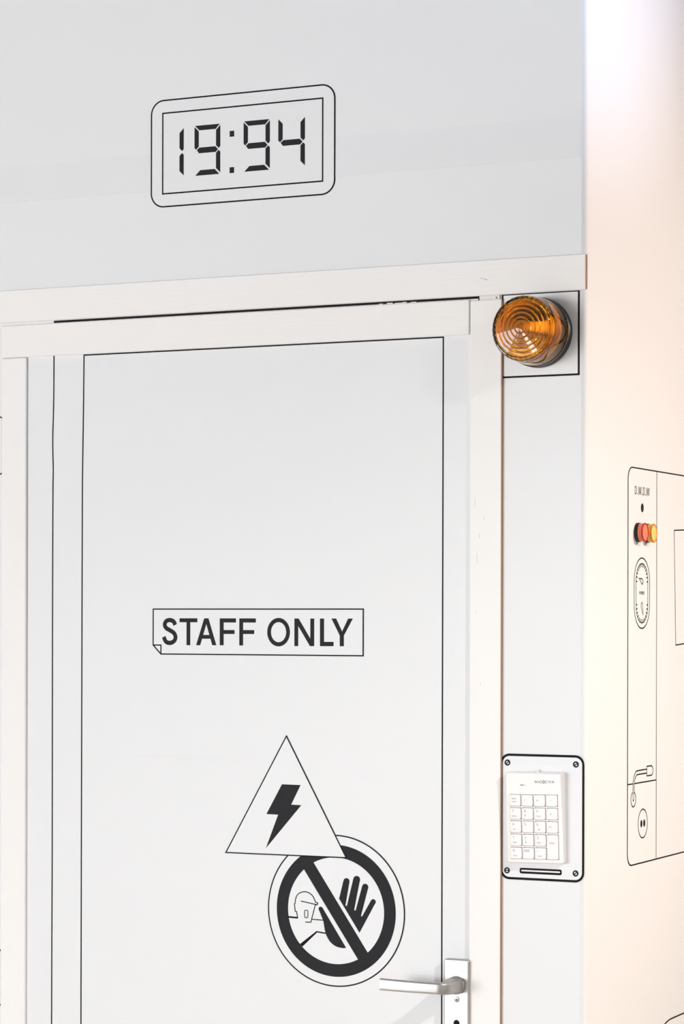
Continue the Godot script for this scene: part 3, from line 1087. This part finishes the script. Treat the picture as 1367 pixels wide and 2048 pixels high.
func legend(st: SurfaceTool, s: String, c: Vector2, tall: bool) -> void:
	var z := 0.00225
	var part := s.split("|")
	if s == "<-":
		arrow(st, c + Vector2(-0.0030, 0.0006), Vector2(-1, 0), 0.0052, z)
	elif s == "Num|Lock":
		word(st, "Num", c + Vector2(-0.0018, 0.0026), 0.0068, 0.0024, z)
		word(st, "Lock", c + Vector2(-0.0018, -0.0016), 0.0068, 0.0026, z)
	elif s == "Enter":
		word(st, s, c + Vector2(-0.0008, 0.0060), 0.0085, 0.0026, z)
	elif s == "/":
		word(st, s, c + Vector2(-0.0040, 0.0), 0.0, 0.0034, z)
	elif s == "*":
		word(st, s, c + Vector2(-0.0035, 0.0005), 0.0, 0.0024, z)
	elif s == "+":
		word(st, s, c + Vector2(-0.0020, -0.0005), 0.0, 0.0026, z)
	elif s == "-":
		fill(st, rrect(c + Vector2(-0.0022, 0.0), 0.0022, 0.0005, 0.0001, 2), z, z + 0.0002)
	else:
		if part[0] == ".":
			fill(st, ellipse(c + Vector2(-0.0048, 0.0040), 0.0006, 0.0006, 10), z, z + 0.0002)
		else:
			word(st, part[0], c + Vector2(-0.0040 if part[0].length() == 1 else -0.0026, 0.0038), 0.0, 0.0040, z)
		var low := c + Vector2(-0.0020, -0.0036)
		match part[1]:
			"":
				pass
			"^":
				arrow(st, c + Vector2(-0.0036, -0.0028), Vector2(0, 1), 0.0046, z)
			"v":
				arrow(st, c + Vector2(-0.0036, -0.0028), Vector2(0, -1), 0.0046, z)
			"<":
				arrow(st, low, Vector2(-1, 0), 0.0046, z)
			">":
				arrow(st, low, Vector2(1, 0), 0.0046, z)
			_:
				word(st, part[1], low, 0.0018 * part[1].length(), 0.0024, z)

func arrow(st: SurfaceTool, c: Vector2, d: Vector2, l: float, z: float) -> void:
	var n := Vector2(-d.y, d.x)
	fill(st, PackedVector2Array([c + d * l / 2, c + d * l * 0.1 + n * 0.0009, c + d * l * 0.1 - n * 0.0009]), z, z + 0.0002)
	stroke(st, PackedVector2Array([c - d * l / 2, c + d * l * 0.12]), 0.0005, z, z + 0.00018)

func edge_outlines() -> void:
	for row: Array in [["upper", 1.852, 0.092], ["lower", 0.992, 0.090]]:
		var t := thing("hinge_drawing", "edge of a drawn hinge plate at the left board, %s of the two" % row[0], "drawing", Vector3(-1.0213, row[1], 0), 0.0, "drawn hinge plates at the left board")
		var r := rrect(Vector2.ZERO, 0.042, row[2], 0.004, 5)
		sheet(t, r, M.vinyl)
		var st := begin()
		stroke(st, r, 0.002, Z1, Z2, true)
		obj("outline", st, M.ink, t)

# ---------------------------------------------------------------- printed things on the warm wall (u runs away from the corner)
func control_panel() -> void:
	var c := Vector2(441.5, 1501.8)
	var t := thing("control_panel", "tall drawn machine panel lettered D.W.D.W on the warm-lit wall", "drawing", Vector3(0, c.y, -c.x) * 0.001, PI / 2)
	var w := 0.0019
	var r := rrect(Vector2.ZERO, 0.520, 0.6042, 0.0185, 12)
	sheet(t, r, M.warm_wall)
	var st := begin()
	stroke(st, r, w, Z1, Z2, true)
	obj("outline", st, M.ink, t)
	st = begin()
	stroke(st, mm([315.6, 1803, 315.6, 1200.6], c), w, Z1, Z2)
	stroke(st, mm([182.5, 1323, 205.3, 1323], c), w, Z1, Z2)
	stroke(st, mm([212.4, 1323, 314.8, 1323], c), w, Z1, Z2)
	obj("divider", st, M.ink, t)
	st = begin()
	word(st, "D.W.D.W", (Vector2(246.2, 1769.8) - c) * 0.001, 0.069, 0.0127, Z1 + 0.0001)
	obj("lettering", st, M.ink, t)
	st = begin()
	fill(st, ellipse((Vector2(246.5, 1744.2) - c) * 0.001, 0.0064, 0.0069, 28), Z1, Z2)
	obj("dot", st, M.charcoal, t)
	# gauge: a stadium in a stadium, a scale at each end and a hand in each
	var g := Node3D.new()
	g.name = "power_gauge"
	g.position = v3((Vector2(245.8, 1613.2) - c) * 0.001, 0)
	t.add_child(g)
	st = begin()
	stroke(st, stadium(0.0362, 0.0178), w, Z1, Z2, true)
	obj("outer_outline", st, M.ink, g)
	st = begin()
	stroke(st, stadium(0.0277, 0.0178), 0.0017, Z1, Z2, true)
	obj("inner_outline", st, M.ink, g)
	for e: float in [-1.0, 1.0]:
		for k in 13:
			var a := PI * k / 12.0
			var d := Vector2(cos(a), sin(a) * e)
			st = begin()
			stroke(st, PackedVector2Array([Vector2(0, 0.0178 * e) + d * 0.0272, Vector2(0, 0.0178 * e) + d * 0.0222]), 0.0022, Z1, Z2 - 0.00001)
			obj("scale_tick", st, M.ink, g)
	st = begin()
	stroke(st, mm([-13.0, 22.6, 0.2, 22.2, 5.0, 18.6, 4.4, 15.4, 0.4, 13.6], Vector2.ZERO), 0.0017, Z1, Z2, true)
	obj("hand", st, M.ink, g)
	st = begin()
	stroke(st, mm([0.2, -13.6, -4.2, -17.5, -3.6, -21.5, 5.0, -33, 4.4, -22, 3.2, -17], Vector2.ZERO), 0.0015, Z1, Z2, true)
	obj("hand", st, M.ink, g)
	st = begin()
	word(st, "POWER", Vector2(-0.0006, 0.0004), 0.0235, 0.0052, Z1 + 0.0001, "Droid Sans Bold")
	obj("lettering", st, M.ink, g)
	# lever arm drawn across the divider
	var l := Node3D.new()
	l.name = "drawn_lever"
	l.position = v3((Vector2(245.0, 1320.0) - c) * 0.001, 0)
	t.add_child(l)
	var o := Vector2(245.0, 1320.0)
	st = begin()
	stroke(st, mm([270.7, 1346.4, 292, 1346.3, 297.0, 1344.2, 299.6, 1341.5, 299.6, 1336, 297.0, 1333.2, 292, 1331.6, 270.7, 1331.7], o), w, Z1, Z2, true)
	obj("grip", st, M.ink, l)
	st = begin()
	stroke(st, smooth_line(mm([270.2, 1342.0, 226, 1341.8, 216.5, 1339.0, 210.0, 1333.2, 206.8, 1325, 205.8, 1310.6], o)), w, Z1, Z2)
	stroke(st, smooth_line(mm([270.2, 1336.0, 227.5, 1335.9, 220.5, 1334.0, 215.4, 1329.8, 212.6, 1324, 211.3, 1310.6], o)), w, Z1, Z2)
	obj("arm", st, M.ink, l)
	st = begin()
	stroke(st, arc((Vector2(207.9, 1299.2) - o) * 0.001, 0.0112, PI / 2 + 0.36, PI / 2 + TAU - 0.36, 36), w, Z1, Z2)
	stroke(st, mm([205.8, 1310.6, 205.8, 1298.5], o), 0.0012, Z1, Z2)
	stroke(st, mm([210.4, 1310.6, 210.4, 1298.5], o), 0.0012, Z1, Z2)
	fill(st, ellipse((Vector2(208.0, 1297.4) - o) * 0.001, 0.0022, 0.0016, 16), Z1, Z2)
	obj("pivot", st, M.ink, l)
	# socket
	var k2 := Node3D.new()
	k2.name = "drawn_socket"
	k2.position = v3((Vector2(251.9, 1259.6) - c) * 0.001, 0)
	t.add_child(k2)
	st = begin()
	stroke(st, ellipse(Vector2.ZERO, 0.0217, 0.0220, 56), w, Z1, Z2, true)
	obj("outline", st, M.ink, k2)
	for x: float in [-0.0066, 0.0069]:
		st = begin()
		fill(st, ellipse(Vector2(x, 0.0001), 0.0046, 0.0057, 28), Z1, Z2)
		obj("hole", st, M.charcoal, k2)
	# screen drawn at a slant
	st = begin()
	stroke(st, mm([401.5, 1714.7, 640, 1726, 646, 1543, 410.6, 1532.4], c), w, Z1, Z2, true)
	obj("drawn_screen", st, M.ink, t)

func stadium(r: float, half: float) -> PackedVector2Array:
	var p := arc(Vector2(0, half), r, 0, PI, 24)
	p.append_array(arc(Vector2(0, -half), r, PI, TAU, 24))
	return p

func indicator(called: String, tint: String, u: float, label: String) -> void:
	var t := thing(called, label, "indicator lamp", Vector3(Z1, 1.7057, -u), PI / 2, "indicator lamps on the drawn panel")
	var st := begin()
	lathe(st, PackedVector2Array([Vector2(0.0148, 0.0), Vector2(0.0148, 0.0050), Vector2(0.0142, 0.0056), Vector2(0.0, 0.0056)]), 40)
	obj("collar", st, M.black_plastic, t)
	st = begin()
	lathe(st, PackedVector2Array([Vector2(0.0141, 0.0054), Vector2(0.0141, 0.0116), Vector2(0.0130, 0.0118)]), 40)
	obj("cap", st, M[tint + "_cap"], t)
	st = begin()
	lathe(st, PackedVector2Array([Vector2(0.0141, 0.0114), Vector2(0.0146, 0.0120), Vector2(0.0146, 0.0132), Vector2(0.0140, 0.0138), Vector2(0.0127, 0.0136), Vector2(0.0123, 0.0128)]), 40)
	obj("rim", st, M[tint + "_rim"], t)
	st = begin()
	lathe(st, PackedVector2Array([Vector2(0.0125, 0.0130), Vector2(0.0080, 0.0133), Vector2(0.0, 0.0135)]), 40)
	obj("face", st, M[tint + "_face"], t)

func low_outline() -> void:
	var t := thing("printed_cabinet", "rounded top of a drawn cabinet low on the warm wall below the panel", "drawing", Vector3(0.0001, 0.560, -0.640), PI / 2)
	var r := rrect(Vector2.ZERO, 0.790, 0.7605, 0.150, 24)
	sheet(t, r, M.warm_wall)
	var st := begin()
	stroke(st, r, 0.0022, Z1, Z2, true)
	obj("outline", st, M.ink, t)

func _ready() -> void:
	materials()
	camera_and_light()
	room()
	trims()
	door()
	clock()
	staff_sign()
	prohibition_sign()
	triangle_sign()
	beacon_panel()
	beacon()
	keypad_panel()
	keypad()
	control_panel()
	indicator("red_indicator", "red", 0.2225, "red indicator lamp on the drawn panel, nearer the wall corner")
	indicator("yellow_indicator", "yellow", 0.2640, "yellow indicator lamp on the drawn panel, behind the red one")
	low_outline()
	edge_outlines()
